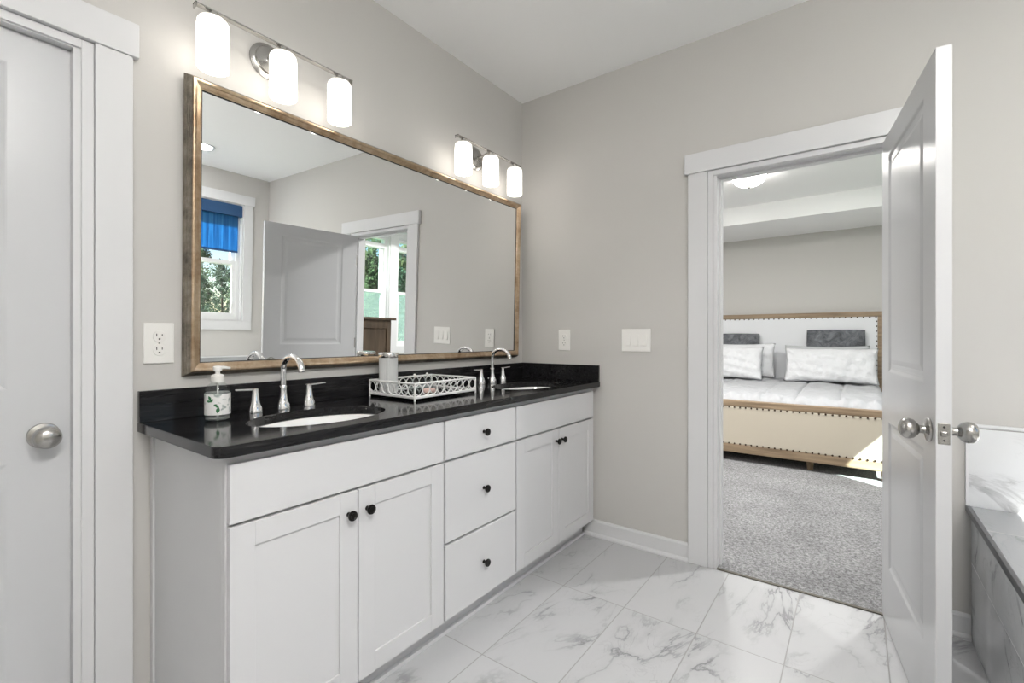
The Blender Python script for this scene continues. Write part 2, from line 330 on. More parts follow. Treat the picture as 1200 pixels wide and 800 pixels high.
# bathroom left door casing
casing('trim_3', [(-2.2045, -2.1765, -.010, -.0005, 0, 2.039), (-3.005, -2.9655, -.010, -.0005, 0, 2.039), (-2.9655, -2.2045, -.010, -.0005, 2.0135, 2.039), (-2.176, -2.088, -.019, -.0005, 0, 2.04), (-2.176 - .83, -2.088 - .95, -.019, -.0005, 0, 2.04), (-3.1, -2.074, -.026, -.0005, 2.04, 2.142)],
       'white casing around the door beside the vanity')
bm = B(); box(bm, LD0 + .001, LD0 - .016, -.002, .1, 0, 2.01); box(bm, LD1 - .001, LD1 + .016, -.002, .1, 0, 2.01); box(bm, LD1 - .001, LD0 + .001, -.002, .1, 2.01, 2.0245)
box(bm, LD0 - .016, LD0 - .028, .062, .085, 0, 2.0); box(bm, LD1 + .016, LD1 + .028, .062, .085, 0, 2.0)
struct('trim_4', bm, M['trim'], 'white jamb lining of the door beside the vanity', 'trim')

# ------------------------------------------------------------------ doors
def panel_door(name, W, label):
    """local: hinge at x=0, slab to +x, thickness y -.0175...0175"""
    t = thing(name, label, 'door'); t['kind'] = 'structure'
    H = 2.008; T = .0175; bm = B()
    cells = [(.125, W - .125, 1.045, 1.92), (.125, W - .125, .25, .845)]
    wall_cells(bm, 'x', 0, W, .008, H, -T, T, cells)
    for (x0, x1, z0, z1) in cells:
        for s in (-1, 1):
            rings = [(0, T), (.004, T - .001), (.012, T - .005), (.020, T - .006), (.034, T - .006), (.042, T - .004), (.052, T - .002)]
            vs = [[bm.verts.new((x, s * y, z)) for x, z in ((x0 + i, z0 + i), (x1 - i, z0 + i), (x1 - i, z1 - i), (x0 + i, z1 - i))] for i, y in rings]
            for a, b_ in zip(vs, vs[1:]):
                for k in range(4): bm.faces.new([a[k], a[(k+1) % 4], b_[(k+1) % 4], b_[k]])
            bm.faces.new(vs[-1])
    bmesh.ops.remove_doubles(bm, verts=bm.verts[:], dist=1e-5)
    obj('door_slab', bm, M['door'], t)
    return t
def door_knob(t, x, z, s):
    bm = B(); ax = (0, s, 0)
    lathe(bm, [(.034, 0), (.035, .003), (.033, .007), (.022, .010), (.0125, .012), (.0115, .020), (.0125, .025), (.020, .030), (.0275, .038), (.0305, .048), (.0295, .058), (.024, .066), (.013, .071), (.0005, .072)], (x, s * .0175, z), ax, 32)
    return obj('door_knob', bm, M['nickel'], t, smooth=40)
# open door, hinged on right jamb
dr = panel_door('door_2', .765, 'white two-panel door standing open into the bathroom')
ang = math.atan2(-.094, -.765)
nx, ny = .094 / .7708, -.765 / .7708      # offset direction away from the vanity face
dr.location = (-.008 + nx * .0175, -1.885 + ny * .0175, 0); dr.rotation_euler = (0, 0, ang)
door_knob(dr, .765 - .06, .912, 1); door_knob(dr, .765 - .06, .912, -1)
bm = B(); box(bm, .7645, .7665, -.0135, .0135, .882, .942, bev=.0009); box(bm, .766, .7745, -.007, .006, .905, .919, bev=.002); lp = obj('latch_plate', bm, M['nickel'], dr)
bm = B()
for z in (.893, .931): lathe(bm, [(.0032, 0), (.0028, .0008)], (.7665, 0, z), (1, 0, 0), 10)
obj('screw', bm, M['slot'], lp)
bpy.context.view_layer.update(); inv = dr.matrix_world.inverted()
for z in (.25, 1.055, 1.805):
    bm = B(); box(bm, -.001, .034, OY1 + .0166, OY1 + .0186, z - .045, z + .045); tube(bm, [(-.010, OY1 + .0226, z - .046), (-.010, OY1 + .0226, z + .046)], .006, 12)
    bmesh.ops.transform(bm, matrix=inv, verts=bm.verts[:]); obj('hinge', bm, M['nickel'], dr)
# left door, closed
dl = panel_door('door_1', .726, 'closed white two-panel door at the left beside the vanity')
dl.location = (LD1 + .0175, .0435, 0)
door_knob(dl, .726 - .056, .912, -1)

# ------------------------------------------------------------------ windows
def window(idx, x0, x1, z0, z1, transom=None, glass='pane', label=''):
    t = thing('window_%d' % idx, label, 'window', ((x0 + x1) / 2, YS, z0)); t['kind'] = 'structure'
    t.location = (0, 0, 0)
    Y0, Y1 = YS - .13, YS - .05
    bm = B(); f = .045
    wall_cells(bm, 'x', x0 + .001, x1 - .001, z0 + .001, z1 - .001, Y0, Y1, [(x0 + f, x1 - f, z0 + f, z1 - f)]); obj('window_frame', bm, M['vinyl'], t)
    zt = z1 - f
    if transom:
        bm = B(); box(bm, x0 + f, x1 - f, Y0 + .01, Y1 - .005, transom[0], transom[1]); obj('transom_bar', bm, M['vinyl'], t)
        bm = B(); box(bm, x0 + f, x1 - f, Y0 + .045, Y0 + .05, transom[1], z1 - f); obj('pane', bm, M[glass], t); zt = transom[0]
    zm = z0 + f + (zt - z0 - f) * .5 if not transom else 1.665
    bs = .038
    for (za, zb, yo) in ((z0 + f, zm + .022, .045), (zm - .022, zt, .01)):
        bm = B(); wall_cells(bm, 'x', x0 + f, x1 - f, za, zb, Y0 + yo, Y0 + yo + .03, [(x0 + f + bs, x1 - f - bs, za + bs, zb - (.008 if transom and yo < .02 else bs))]); s_ = obj('sash', bm, M['vinyl'], t)
        bm = B(); box(bm, x0 + f + bs, x1 - f - bs, Y0 + yo + .012, Y0 + yo + .017, za + bs, zb - (.008 if transom and yo < .02 else bs)); obj('pane', bm, M[glass], s_)
    if transom:
        bm = B(); box(bm, x0 + f, x1 - f, Y0 + .003, Y0 + .005, z0 + f, zm); obj('insect_screen', bm, M['screen'], t)
    return t
window(1, WX0, WX1, WZ0, WZ1, label='white framed bathroom window above the tub')
casing('trim_5', [(WX1, WX1 + .09, YS + .0005, YS + .019, WZ0, WZ1), (WX0 - .09, WX0, YS + .0005, YS + .019, WZ0, WZ1),
                  (WX0 - .105, WX1 + .105, YS + .0005, YS + .025, WZ1, WZ1 + .1), (WX0 - .09, WX1 + .09, YS + .0005, YS + .019, WZ0 - .09, WZ0)], 'white picture-frame casing around the bathroom window')
def reveal(name, x0, x1, z0, z1, label):
    bm = B(); wall_cells(bm, 'x', x0 + .0003, x1 - .0003, z0 + .0003, z1 - .0003, YS - .05, YS + .002, [(x0 + .012, x1 - .012, z0 + .012, z1 - .012)])
    return struct(name, bm, M['trim'], label, 'trim')
reveal('trim_6', WX0, WX1, WZ0, WZ1, 'white reveal lining inside the bathroom window opening')
for i, (x0, x1, z0, z1) in enumerate(BW):
    window(2 + i, x0, x1, z0, z1, transom=(2.262, 2.325), glass='tealpane', label=['bedroom window with transom behind the dresser', 'bedroom window with transom right of the dresser'][i])
    reveal('trim_%d' % (7 + i), x0, x1, z0, z1, ['white reveal lining of the window behind the dresser', 'white reveal lining of the window right of the dresser'][i])
casing('trim_9', [(BW[0][0] - .09, BW[0][0], YS + .0005, YS + .019, .9, 2.43), (BW[0][1], BW[1][0], YS + .0005, YS + .019, .9, 2.43), (BW[1][1], BW[1][1] + .09, YS + .0005, YS + .019, .9, 2.43),
                  (BW[0][0] - .1, BW[1][1] + .1, YS + .0005, YS + .024, 2.43, 2.52), (BW[0][0] - .09, BW[1][1] + .09, YS + .0005, YS + .019, .81, .9), ], 'white casing joining the two bedroom windows')

# roller shade in the bathroom window
rs = thing('roller_shade', 'blue roller shade pulled halfway down the bathroom window', 'window shade', ((WX0 + WX1) / 2, YS - .02, 1.935))
hw = (WX1 - WX0) / 2 - .014
bm = B(); box(bm, -hw, hw, -.024, .03, .36, .477, bev=.004); obj('cassette', bm, M['cassette'], rs)
bm = B(); box(bm, -hw + .03, hw - .03, -.0015, .0, .0, .36); obj('fabric', bm, M['shade'], rs)
bm = B(); box(bm, -hw + .03, hw - .03, -.008, .006, -.014, .006, bev=.003); obj('bottom_rail', bm, M['cassette'], rs)

# ------------------------------------------------------------------ tub surround
TZ = .524
bm = B(); box(bm, -2.75, -.001, -2.172, -2.16, 0, TZ - .022); struct('wall_tub', bm, M['tub_front'], 'marble tiled side of the bathtub surround', 'tub surround')
bm = B()
# deck as four slabs around the tub opening
wall = [(-2.76, -.001, -2.36, -2.16 + .004), (-2.76, -.001, -3.499, -3.38), (-2.76, -2.3, -3.38, -2.36), (-.46, -.001, -3.38, -2.36)]
for x0, x1, y0, y1 in wall: box(bm, x0, x1, y0, y1, TZ - .02, TZ)
struct('trim_tub_deck', bm, M['tub_deck'], 'marble deck around the bathtub', 'tub deck')
bm = B(); box(bm, -2.765, -.001, -2.1555, -2.143, TZ - .024, TZ + .001, bev=.0015); struct('trim_tub_edge', bm, M['grey_edge'], 'dark grey edge strip along the front of the tub deck', 'tub edge')
bm = B(); box(bm, -.012, -.0008, -3.499, -2.15, TZ, .834); struct('trim_wainscot', bm, M['tub_wall'], 'marble tile band on the wall above the tub deck', 'tile wainscot')
bm = B(); box(bm, -2.75, -.012, YS + .0008, YS + .012, TZ, .834); struct('trim_wainscot_south', bm, M['tub_deck'], 'marble tile band below the bathroom window', 'tile wainscot')
bm = B(); box(bm, -.016, -.0008, -3.484, -2.142, .834, .846, bev=.002); box(bm, -.016, -.0008, -2.15, -2.142, TZ + .001, .834); box(bm, -2.75, -.016, YS + .0008, YS + .016, .834, .846, bev=.002)
struct('trim_tile_edge', bm, M['trim'], 'white edge profile capping the marble tile band', 'trim')
tub = thing('bathtub', 'white drop-in bathtub set in the marble deck below the window', 'bathtub', (-1.38, -2.87, TZ))
bm = B()
def se(a, b_, k, z, n=48, e=3.2):
    out = []
    for i in range(n):
        t_ = 2*PI*i/n; c_, s_ = math.cos(t_), math.sin(t_)
        out.append(bm.verts.new((a * abs(c_)**(2/e) * (1 if c_ > 0 else -1), b_ * abs(s_)**(2/e) * (1 if s_ > 0 else -1), z)))
    return out
rr_ = [se(.935, .525, 0, .002), se(.94, .53, 0, .018), se(.93, .52, 0, .028), se(.86, .45, 0, .028), se(.84, .43, 0, .01), se(.78, .38, 0, -.2), se(.7, .32, 0, -.4), se(.55, .22, 0, -.42)]
for a, b_ in zip(rr_, rr_[1:]):
    for k in range(48): bm.faces.new([a[k], a[(k+1) % 48], b_[(k+1) % 48], b_[k]])
bm.faces.new(rr_[-1]); obj('tub_basin', bm, M['porcelain'], tub, smooth=50)
bm = B(); lathe(bm, [(.03, 0), (.03, .003), (.02, .005)], (-.45, 0, -.419)); obj('drain', bm, M['chrome'], tub)

# ------------------------------------------------------------------ vanity
van = thing('vanity_cabinet', 'long white shaker double vanity cabinet with black knobs under the black countertop', 'cabinet', (-1.02, -.26, 0))
VX, VY = 1.02, .26
def vb(name, boxes, m=M['cab'], bev=.0015, parent=van):
    bm = B()
    for q in boxes: box(bm, q[0] + VX, q[1] + VX, q[2] + VY, q[3] + VY, q[4], q[5], bev=bev)
    return obj(name, bm, m, parent)
FY = -.52
vb('side_panel', [(-2.034, -2.016, FY + .0195, -.002, .1, .889), (-2.034, -2.016, -.45, -.002, 0.001, .1), (-2.041, -2.034, -.024, -.002, .001, .889)])
vb('side_panel', [(-.030, -.012, FY + .0195, -.002, .1, .889), (-.030, -.012, -.45, -.002, 0.001, .1)])
vb('back_panel', [(-2.016, -.030, -.012, -.002, .1, .7)])
vb('bottom_panel', [(-2.016, -.030, FY + .022, -.012, .1, .118)])
vb('face_frame', [(-2.034, -1.99, FY, FY + .019, .09, .889), (-1.30, -1.25, FY, FY + .019, .128, .859), (-.84, -.79, FY, FY + .019, .128, .859), (-.05, -.004, FY, FY + .019, .09, .889),
                  (-1.99, -.05, FY, FY + .019, .859, .889), (-1.99, -.05, FY, FY + .019, .09, .128), (-1.99, -1.3, FY, FY + .019, .69, .73), (-1.25, -.84, FY, FY + .019, .69, .73),
                  (-.79, -.05, FY, FY + .019, .69, .73), (-1.25, -.84, FY, FY + .019, .38, .41)], bev=0)
vb('toe_kick', [(-2.016, -.030, -.466, -.452, .0005, .1), (-2.016, -.030, -.480, -.466, .0005, .016)])
def knob(parent, x, z):
    bm = B(); lathe(bm, [(.0075, 0), (.0065, .003), (.0055, .008), (.006, .014), (.0145, .018), (.0158, .022), (.0145, .026), (.010, .0265), (.009, .0255), (.0005, .0255)], (x + VX, FY - .021 + VY, z), (0, -1, 0), 24)
    return obj('knob', bm, M['black'], parent, smooth=35)
def shaker(x0, x1, z0, z1, kx, kz):
    F = .062; y0, y1 = FY - .021, FY - .001
    bm = B(); X0, X1, Y0, Y1 = x0 + VX, x1 + VX, y0 + VY, y1 + VY
    box(bm, X0, X0 + F, Y0, Y1, z0, z1, .0012); box(bm, X1 - F, X1, Y0, Y1, z0, z1, .0012)
    box(bm, X0 + F, X1 - F, Y0, Y1, z0, z0 + F, .0008); box(bm, X0 + F, X1 - F, Y0, Y1, z1 - F, z1, .0008)
    box(bm, X0 + F - .003, X1 - F + .003, Y0 + .006, Y1 - .002, z0 + F - .003, z1 - F + .003)
    d = obj('door', bm, M['cab'], van); knob(d, kx, kz); return d
shaker(-2.031, -1.660, .105, .708, -1.693, .641); shaker(-1.656, -1.282, .105, .708, -1.625, .641)
shaker(-.809, -.434, .105, .706, -.462, .647); shaker(-.430, -.034, .105, .706, -.402, .647)
def slab(name, x0, x1, z0, z1, kx=None, kz=None):
    d = vb(name, [(x0, x1, FY - .021, FY - .001, z0, z1)], bev=.0018)
    if kx: knob(d, kx, kz)
slab('false_drawer_front', -2.031, -1.282, .716, .866); slab('false_drawer_front', -.809, -.034, .716, .866)
slab('drawer', -1.271, -.820, .716, .866, -1.046, .791); slab('drawer', -1.271, -.820, .400, .706, -1.046, .556); slab('drawer', -1.271, -.820, .105, .390, -1.046, .248)

# countertop with sink holes
SINKS = [(-1.655, -.33), (-.425, -.33)]; SA, SB = .235, .158
ct = thing('countertop', 'black stone vanity countertop with backsplash, rounded front corner and two sink cutouts', 'countertop', (-1.03, -.28, .89))
CX, CY, CZ = 1.03, .28, .89
bm = B(); zt, zb = .92 - CZ, .8905 - CZ
R_ = .03; x0, x1, y0, y1 = -2.073, -.0012, -.568, -.0012
outer = [(x1, y1), (x0, y1)] + [(x0 + R_ - R_ * math.cos(t_), y0 + R_ - R_ * math.sin(t_)) for t_ in [i * PI / 16 for i in range(9)]] + [(x1, y0)]
loops = [outer] + [[(cx + SA * math.cos(2*PI*k/56), cy + SB * math.sin(2*PI*k/56)) for k in range(56)] for cx, cy in SINKS]
for li, lp_ in enumerate(loops):
    e = .002 if li == 0 else .002
    def off(pts, d):
        out = []; n = len(pts)
        for i, (px, py) in enumerate(pts):
            if li: cx, cy = SINKS[li - 1]; v_ = Vector((px - cx, py - cy)).normalized(); out.append((px + v_.x * d, py + v_.y * d))
            else: out.append((px + (d if px < -1 else -d) * (0 if px > -.01 else 1), py + (d if py < -.3 else 0)))
        return out
    top_in = off(lp_, e); rows = [(top_in, zt), (lp_, zt - e), (lp_, zb + e), (off(lp_, e), zb)]
    vr = [[bm.verts.new((px + CX, py + CY, z)) for px, py in pts] for pts, z in rows]
    for a, b_ in zip(vr, vr[1:]):
        for k in range(len(a)): bm.faces.new([a[k], a[(k+1) % len(a)], b_[(k+1) % len(a)], b_[k]])
bm.edges.ensure_lookup_table()
for zz in (zt, zb):
    ed = [e_ for e_ in bm.edges if abs(e_.verts[0].co.z - zz) < 1e-6 and abs(e_.verts[1].co.z - zz) < 1e-6 and len(e_.link_faces) == 1]
    bmesh.ops.triangle_fill(bm, use_beauty=True, use_dissolve=False, edges=ed)
obj('stone_slab', bm, M['stone'], ct)
bm = B(); box(bm, -2.073 + CX, -.0215 + CX, -.021 + CY, -.0012 + CY, .9202 - CZ, 1.018 - CZ, bev=.0015); obj('backsplash', bm, M['stone'], ct)
bm = B(); box(bm, -.021 + CX, -.0012 + CX, -.566 + CY, -.0012 + CY, .9202 - CZ, 1.018 - CZ, bev=.0015); obj('side_splash', bm, M['stone'], ct)

# sinks
def sink(cx, cy, label):
    t = thing('sink', label, 'sink', (cx, cy, .89), group=None)
    bm = B(); prof = [(1.07, -.001), (1.07, -.012), (1.0, -.03), (.9, -.1), (.72, -.135), (.4, -.155), (.12, -.160), (.10, -.1605), (.10, -.150), (.12, -.149), (.4, -.144), (.68, -.125), (.84, -.095), (.93, -.03), (.965, -.008), (.975, -.001)]
    lathe(bm, [(r_ * SA, h) for r_, h in prof], (0, 0, 0), n=56, sx=1, sy=SB / SA * 1.02, cap0=False, cap1=False)
    n = 56; bm.verts.ensure_lookup_table(); a = bm.verts[0:n]; z = bm.verts[-n:]
    for k in range(n): bm.faces.new([a[k], a[(k+1) % n], z[(k+1) % n], z[k]])
    obj('basin', bm, M['porcelain'], t, smooth=60)
    bm = B(); lathe(bm, [(.024, -.1625), (.024, -.1475), (.018, -.1462), (.016, -.1475), (.013, -.1455), (.0005, -.145)], n=24); obj('drain', bm, M['chrome'], t, smooth=40)
    return t
sink(*SINKS[0], 'left white oval undermount sink beside the soap bottle'); sink(*SINKS[1], 'right white oval undermount sink by the wall corner')

# faucets (widespread)
def faucet(cx, label):
    t = thing('faucet', label, 'faucet', (cx, -.095, .92))
    base = [(.0245, .0005), (.0245, .004), (.0235, .012), (.0225, .02), (.018, .03), (.0145, .045), (.0125, .065), (.0125, .075)]
    bm = B(); lathe(bm, [(r_, h) for r_, h in base] + [(.0130, .085), (.0115, .088)], n=28)
    pts = [(0, 0, .08), (0, 0, .125), (0, 0, .148)]
    for i in range(1, 13):
        a = PI * i / 12 * .93; pts.append((0, -.0625 + .0625 * math.cos(a), .148 + .0475 * math.sin(a)))
    p_ = Vector(pts[-1]); pts.append(tuple(p_ + Vector((0, -.003, -.016))))
    tube(bm, pts, [.0105] * (len(pts) - 4) + [.0108, .0112, .0118, .012], 16); obj('spout', bm, M['chrome'], t, smooth=40)
    for s in (-1, 1):
        bm = B(); lathe(bm, base[:-1] + [(.0118, .072), (.0118, .083), (.006, .086)], (s * .1, 0, 0), n=28); h = obj('handle', bm, M['chrome'], t, smooth=40)
        bm = B(); tube(bm, [(s * .096, 0, .080), (s * .13, -.001, .0815), (s * .168, -.003, .084)], [.0052, .0048, .004], 10); obj('lever', bm, M['chrome'], h, smooth=40)
    bm = B(); tube(bm, [(0, .028, 0), (0, .028, .02)], .004, 10); lathe(bm, [(.006, .02), (.007, .025), (.004, .03)], (0, .028, 0), n=12); obj('lift_rod', bm, M['chrome'], t, smooth=40)
    return t
faucet(-1.664, 'chrome gooseneck faucet with two lever handles at the left sink'); faucet(-.436, 'chrome gooseneck faucet with two lever handles at the right sink')

# ------------------------------------------------------------------ mirror
mr = thing('wall_mirror', 'large rectangular mirror in a bronze and pewter frame above the vanity', 'mirror', (-1.018, -.0025, 1.056))
mr.rotation_euler = (math.radians(1.2), 0, 0)
MW, MH = 1.876, .995
def sweep(name, prof, m, smooth=False):
    bm = B(); corners = [(-MW/2, 0, 1, 1), (MW/2, 0, -1, 1), (MW/2, MH, -1, -1), (-MW/2, MH, 1, -1)]
    rings = [[bm.verts.new((x + sx * i, -h, z + sz * i)) for i, h in prof] for x, z, sx, sz in corners]
    n = len(prof)
    for c_ in range(4):
        a, b_ = rings[c_], rings[(c_ + 1) % 4]
        for k in range(n): bm.faces.new([a[k], a[(k+1) % n], b_[(k+1) % n], b_[k]])
    return obj(name, bm, m, mr)
sweep('frame_outer_band', [(0, 0), (0, .004), (.0025, .007), (.0042, .012), (.0038, .0145), (.0065, .017), (.008, .0225), (.0075, .025), (.0105, .0275), (.0125, .0325), (.0145, .0345), (.0145, 0)], M['pewter'])
sweep('frame', [(.0146, 0), (.0146, .0345), (.0165, .0368), (.021, .0375), (.0265, .036), (.028, .0335), (.033, .031), (.038, .0285), (.0395, .0265), (.0435, .0255), (.0435, 0)], M['bronze'])
sweep('inner_lip', [(.0436, .0), (.0436, .0235), (.0465, .0225), (.0465, .0)], M['lip'])
bm = B(); box(bm, -MW/2 + .0466, MW/2 - .0466, -.020, -.016, .0466, MH - .0466); obj('mirror_glass', bm, M['mirror'], mr)
bm = B(); box(bm, -MW/2 + .0466, MW/2 - .0466, -.0155, -.004, .0466, MH - .0466); obj('backing_board', bm, M['lip'], mr)

# ------------------------------------------------------------------ vanity lights
def vlight(cx, label):
    t = thing('vanity_light', label, 'wall light', (cx, -.001, 2.225))
    bm = B(); lathe(bm, [(.066, .0005), (.066, .006), (.058, .012), (.052, .014), (.048, .020), (.020, .023), (.012, .026), (.011, .03)], (0, 0, 0), (0, -1, 0), 40); obj('backplate', bm, M['nickel'], t, smooth=35)
    bm = B(); tube(bm, [(0, -.025, 0), (0, -.06, .004), (0, -.095, .012), (0, -.118, .014)], .007, 12); obj('arm', bm, M['nickel'], t, smooth=40)
    bm = B(); box(bm, -.284, .284, -.129, -.107, .010, .0155, bev=.001); box(bm, -.284, -.280, -.129, -.107, .0, .0155); box(bm, .280, .284, -.129, -.107, .0, .0155); obj('bar', bm, M['nickel'], t)
    for dx in (-.23, 0, .23):
        bm = B(); lathe(bm, [(.012, .010), (.012, .0), (.022, -.002), (.024, -.010), (.024, -.014)], (dx, -.118, 0), n=24); obj('socket_cap', bm, M['nickel'], t, smooth=35)
        bm = B(); prof = [(.004, -.0105), (.030, -.011), (.040, -.015), (.0448, -.024), (.046, -.036), (.046, -.166), (.0455, -.172), (.0425, -.174), (.0425, -.168), (.0425, -.036), (.036, -.018), (.004, -.015)]
        lathe(bm, prof, (dx, -.118, 0), n=36); obj('lamp_shade', bm, M['opal'], t, smooth=50)
    return t
vlight(-1.676, 'three-shade nickel vanity light above the left part of the mirror'); vlight(-.478, 'three-shade nickel vanity light above the mirror near the room corner')

# recessed ceiling lights: first one real, the rest added to brighten the rooms
def can(x, y, z, label, k=1.):
    t = thing('recessed_light', label, 'ceiling light', (x, y, z), group=None)
    bm = B(); lathe(bm, [(.095, -.0005), (.094, -.006), (.078, -.008), (.074, -.004), (.074, -.0005)], n=40, cap0=False, cap1=False); obj('trim_ring', bm, M['trim'], t, smooth=40)
    bm = B(); lathe(bm, [(.073, -.0008), (.072, -.004), (.0005, -.0045)], n=40); obj('diffuser', bm, M['led'], t, smooth=40)
    l = bpy.data.lights.new('led', 'AREA'); l.shape = 'DISK'; l.size = .14; l.energy = CAN_POWER * k; l.color = (1, .985, .965)
    lo = bpy.data.objects.new('led', l); C.objects.link(lo); lo.parent = t; lo.location = (0, 0, -.012)
can(-.86, -2.93, 2.74, 'round recessed ceiling light over the bathtub near the window', .3)
can(-3.0, -2.7, 2.74, 'added round recessed fill light over the far end of the bathtub, out of view', 1.5)  # unseen second can, added to brighten the left side of the room
def dome(label, x, y, z, m):
    fl = thing('ceiling_light', label, 'ceiling light', (x, y, z))
    bm = B(); lathe(bm, [(.155, -.0008), (.158, -.012), (.150, -.022), (.145, -.022)], n=40); obj('canopy_ring', bm, M['nickel'], fl, smooth=40)
    bm = B(); lathe(bm, [(.146, -.022), (.140, -.045), (.118, -.075), (.08, -.098), (.04, -.108), (.0005, -.110)], n=40); obj('glass_bowl', bm, m, fl, smooth=60)
    bm = B(); lathe(bm, [(.010, -.108), (.012, -.116), (.007, -.124), (.0005, -.130)], n=16); obj('finial', bm, M['nickel'], fl, smooth=60)
bl = thing('ceiling_light', 'unseen bowl light added under the bathroom ceiling to brighten ceiling and walls', 'ceiling light', (-2.35, -2.2, 2.74))  # no known lamp here; added so the bathroom ceiling and upper walls get brighter
bm = B(); lathe(bm, [(.07, -.0008), (.07, -.018), (.012, -.03), (.009, -.04), (.009, -.30), (.02, -.305), (.004, -.325)], n=32); obj('stem', bm, M['nickel'], bl, smooth=40)
bm = B(); lathe(bm, [(.012, -.195), (.175, -.193), (.180, -.197), (.165, -.235), (.12, -.275), (.06, -.298), (.012, -.304)], n=48); obj('glass_bowl', bm, mat('added fill bowl', (.9, .9, .88), .4, emit=(1, .98, .95), es=ADDED_BOWL_EMIT), bl, smooth=40)

# ------------------------------------------------------------------ wall plates
def outlet(loc, rotz, label):
    t = thing('wall_outlet', label, 'outlet', loc, rotz)
    bm = B(); box(bm, -.041, .041, -.006, -.0005, -.0645, .0645, bev=.0025); obj('cover_plate', bm, M['plate'], t)
    for s in (-1, 1):
        bm = B(); lathe(bm, [(.0185, .005), (.0185, .0078), (.0175, .0085)], (0, 0, s * .0215), (0, -1, 0), 28, sx=.93); f = obj('receptacle', bm, M['plate'], t, smooth=35)
        bm = B(); box(bm, -.0085, -.0062, -.0091, -.0084, s * .0215, s * .0215 + .009); box(bm, .0062, .0085, -.0091, -.0084, s * .0215 + .001, s * .0215 + .008)
        lathe(bm, [(.0027, .0084), (.0027, .0091)], (0, 0, s * .0215 - .008), (0, -1, 0), 12); obj('slots', bm, M['slot'], f)
    bm = B(); lathe(bm, [(.0028, .005), (.0025, .0072)], (0, 0, 0), (0, -1, 0), 10); obj('screw', bm, M['nickel'], t)
outlet((-2.018, 0, 1.166), 0, 'white duplex outlet on the wall left of the mirror')
outlet((0, -.326, 1.167), -PI / 2, 'white duplex outlet on the wall right of the mirror corner')
sw = thing('light_switch', 'white three-gang rocker light switch between the outlet and the doorway', 'light switch', (0, -.791, 1.168), -PI / 2)
bm = B(); box(bm, -.085, .085, -.006, -.0005, -.064, .064, bev=.0025); obj('cover_plate', bm, M['plate'], sw)
for k in (-1, 0, 1):
    bm = B(); box(bm, k * .046 - .0165, k * .046 + .0165, -.0075, -.004, -.034, .034, bev=.0008)
    v = [bm.verts.new(q) for q in [(k*.046-.0145, -.0074, -.031), (k*.046+.0145, -.0074, -.031), (k*.046+.0145, -.0125, -.030), (k*.046-.0145, -.0125, -.030), (k*.046-.0145, -.0076, .031), (k*.046+.0145, -.0076, .031)]]
    for f in ((0,1,2,3), (3,2,5,4), (0,3,4), (1,5,2)): bm.faces.new([v[i] for i in f])
    obj('rocker', bm, M['plate'], sw)

# ------------------------------------------------------------------ counter-top items
sb = thing('soap_bottle', 'clear pump soap bottle with a white leaf-print label at the left end of the counter', 'soap bottle', (-1.905, -.15, .9203), .25)
bm = B(); lathe(bm, [(.030, 0), (.0345, .003), (.0355, .008), (.0355, .092), (.034, .102), (.028, .112), (.020, .118), (.0165, .121), (.0165, .126)], n=36, cap1=False); obj('bottle', bm, M['clear'], sb, smooth=50)
bm = B(); lathe(bm, [(.028, .002), (.0338, .005), (.0338, .090), (.0005, .0905)], n=36); obj('liquid', bm, mat('clear soap', (.8, .83, .82), .05, trans=.85, ior=1.33), sb, smooth=50)
M['label'] = mat('paper label', (.8, .8, .79), .5)
N, L, b = nodes(M['label']); tc = N.new('ShaderNodeTexCoord'); n = N.new('ShaderNodeTexNoise'); n.inputs['Scale'].default_value = 55; n.inputs['Detail'].default_value = 2; L.new(tc.outputs['Object'], n.inputs['Vector'])
r = ramp(N, [(.34, (.35, .4, .38)), (.42, (.8, .8, .79))]); L.new(n.outputs['Fac'], r.inputs[0]); L.new(r.outputs[0], b.inputs['Base Color'])
bm = B(); lathe(bm, [(.0359, .02), (.0362, .02), (.0362, .086), (.0359, .086)], n=48, cap0=False, cap1=False); lb = obj('label', bm, M['label'], sb, smooth=50)
bm = B()
def leaf(th, z, s, rot):
    pts = [(0, -1), (.45, -.45), (.55, .1), (.3, .6), (0, 1), (-.3, .6), (-.55, .1), (-.45, -.45)]
    vs = []
    for px, pz in pts:
        a = px * math.cos(rot) - pz * math.sin(rot); c_ = px * math.sin(rot) + pz * math.cos(rot)
        an = th + a * s / .0366; vs.append(bm.verts.new((.0368 * math.cos(an), .0368 * math.sin(an), z + c_ * s)))
    bm.faces.new(vs)
FA = math.atan2(-1.798 + .15, -2.5526 + 1.905) - .25
for th, z, s, ro in ((-.62, .074, .008, .5), (-.48, .066, .008, -.9), (-.72, .064, .007, 1.4), (-.05, .048, .007, .9), (.02, .036, .010, -.2), (-.18, .052, .006, -1.1)): leaf(FA + th, z, s, ro)
obj('leaf_print', bm, mat('leaf green ink', (.03, .16, .06), .5), lb)
bm = B(); lathe(bm, [(.0175, .120), (.0185, .123), (.0185, .142), (.014, .146), (.007, .148), (.007, .156), (.012, .158), (.013, .170), (.010, .173), (.0005, .174)], n=28)
tube(bm, [(0, 0, .166), (.02, -.0, .167), (.042, 0, .163)], [.006, .0055, .004], 12); pm = obj('pump', bm, M['plate'], sb, smooth=45)
bm = B(); tube(bm, [(0, 0, .012), (0, 0, .12)], .0025, 8); obj('dip_tube', bm, M['plate'], pm, smooth=True)

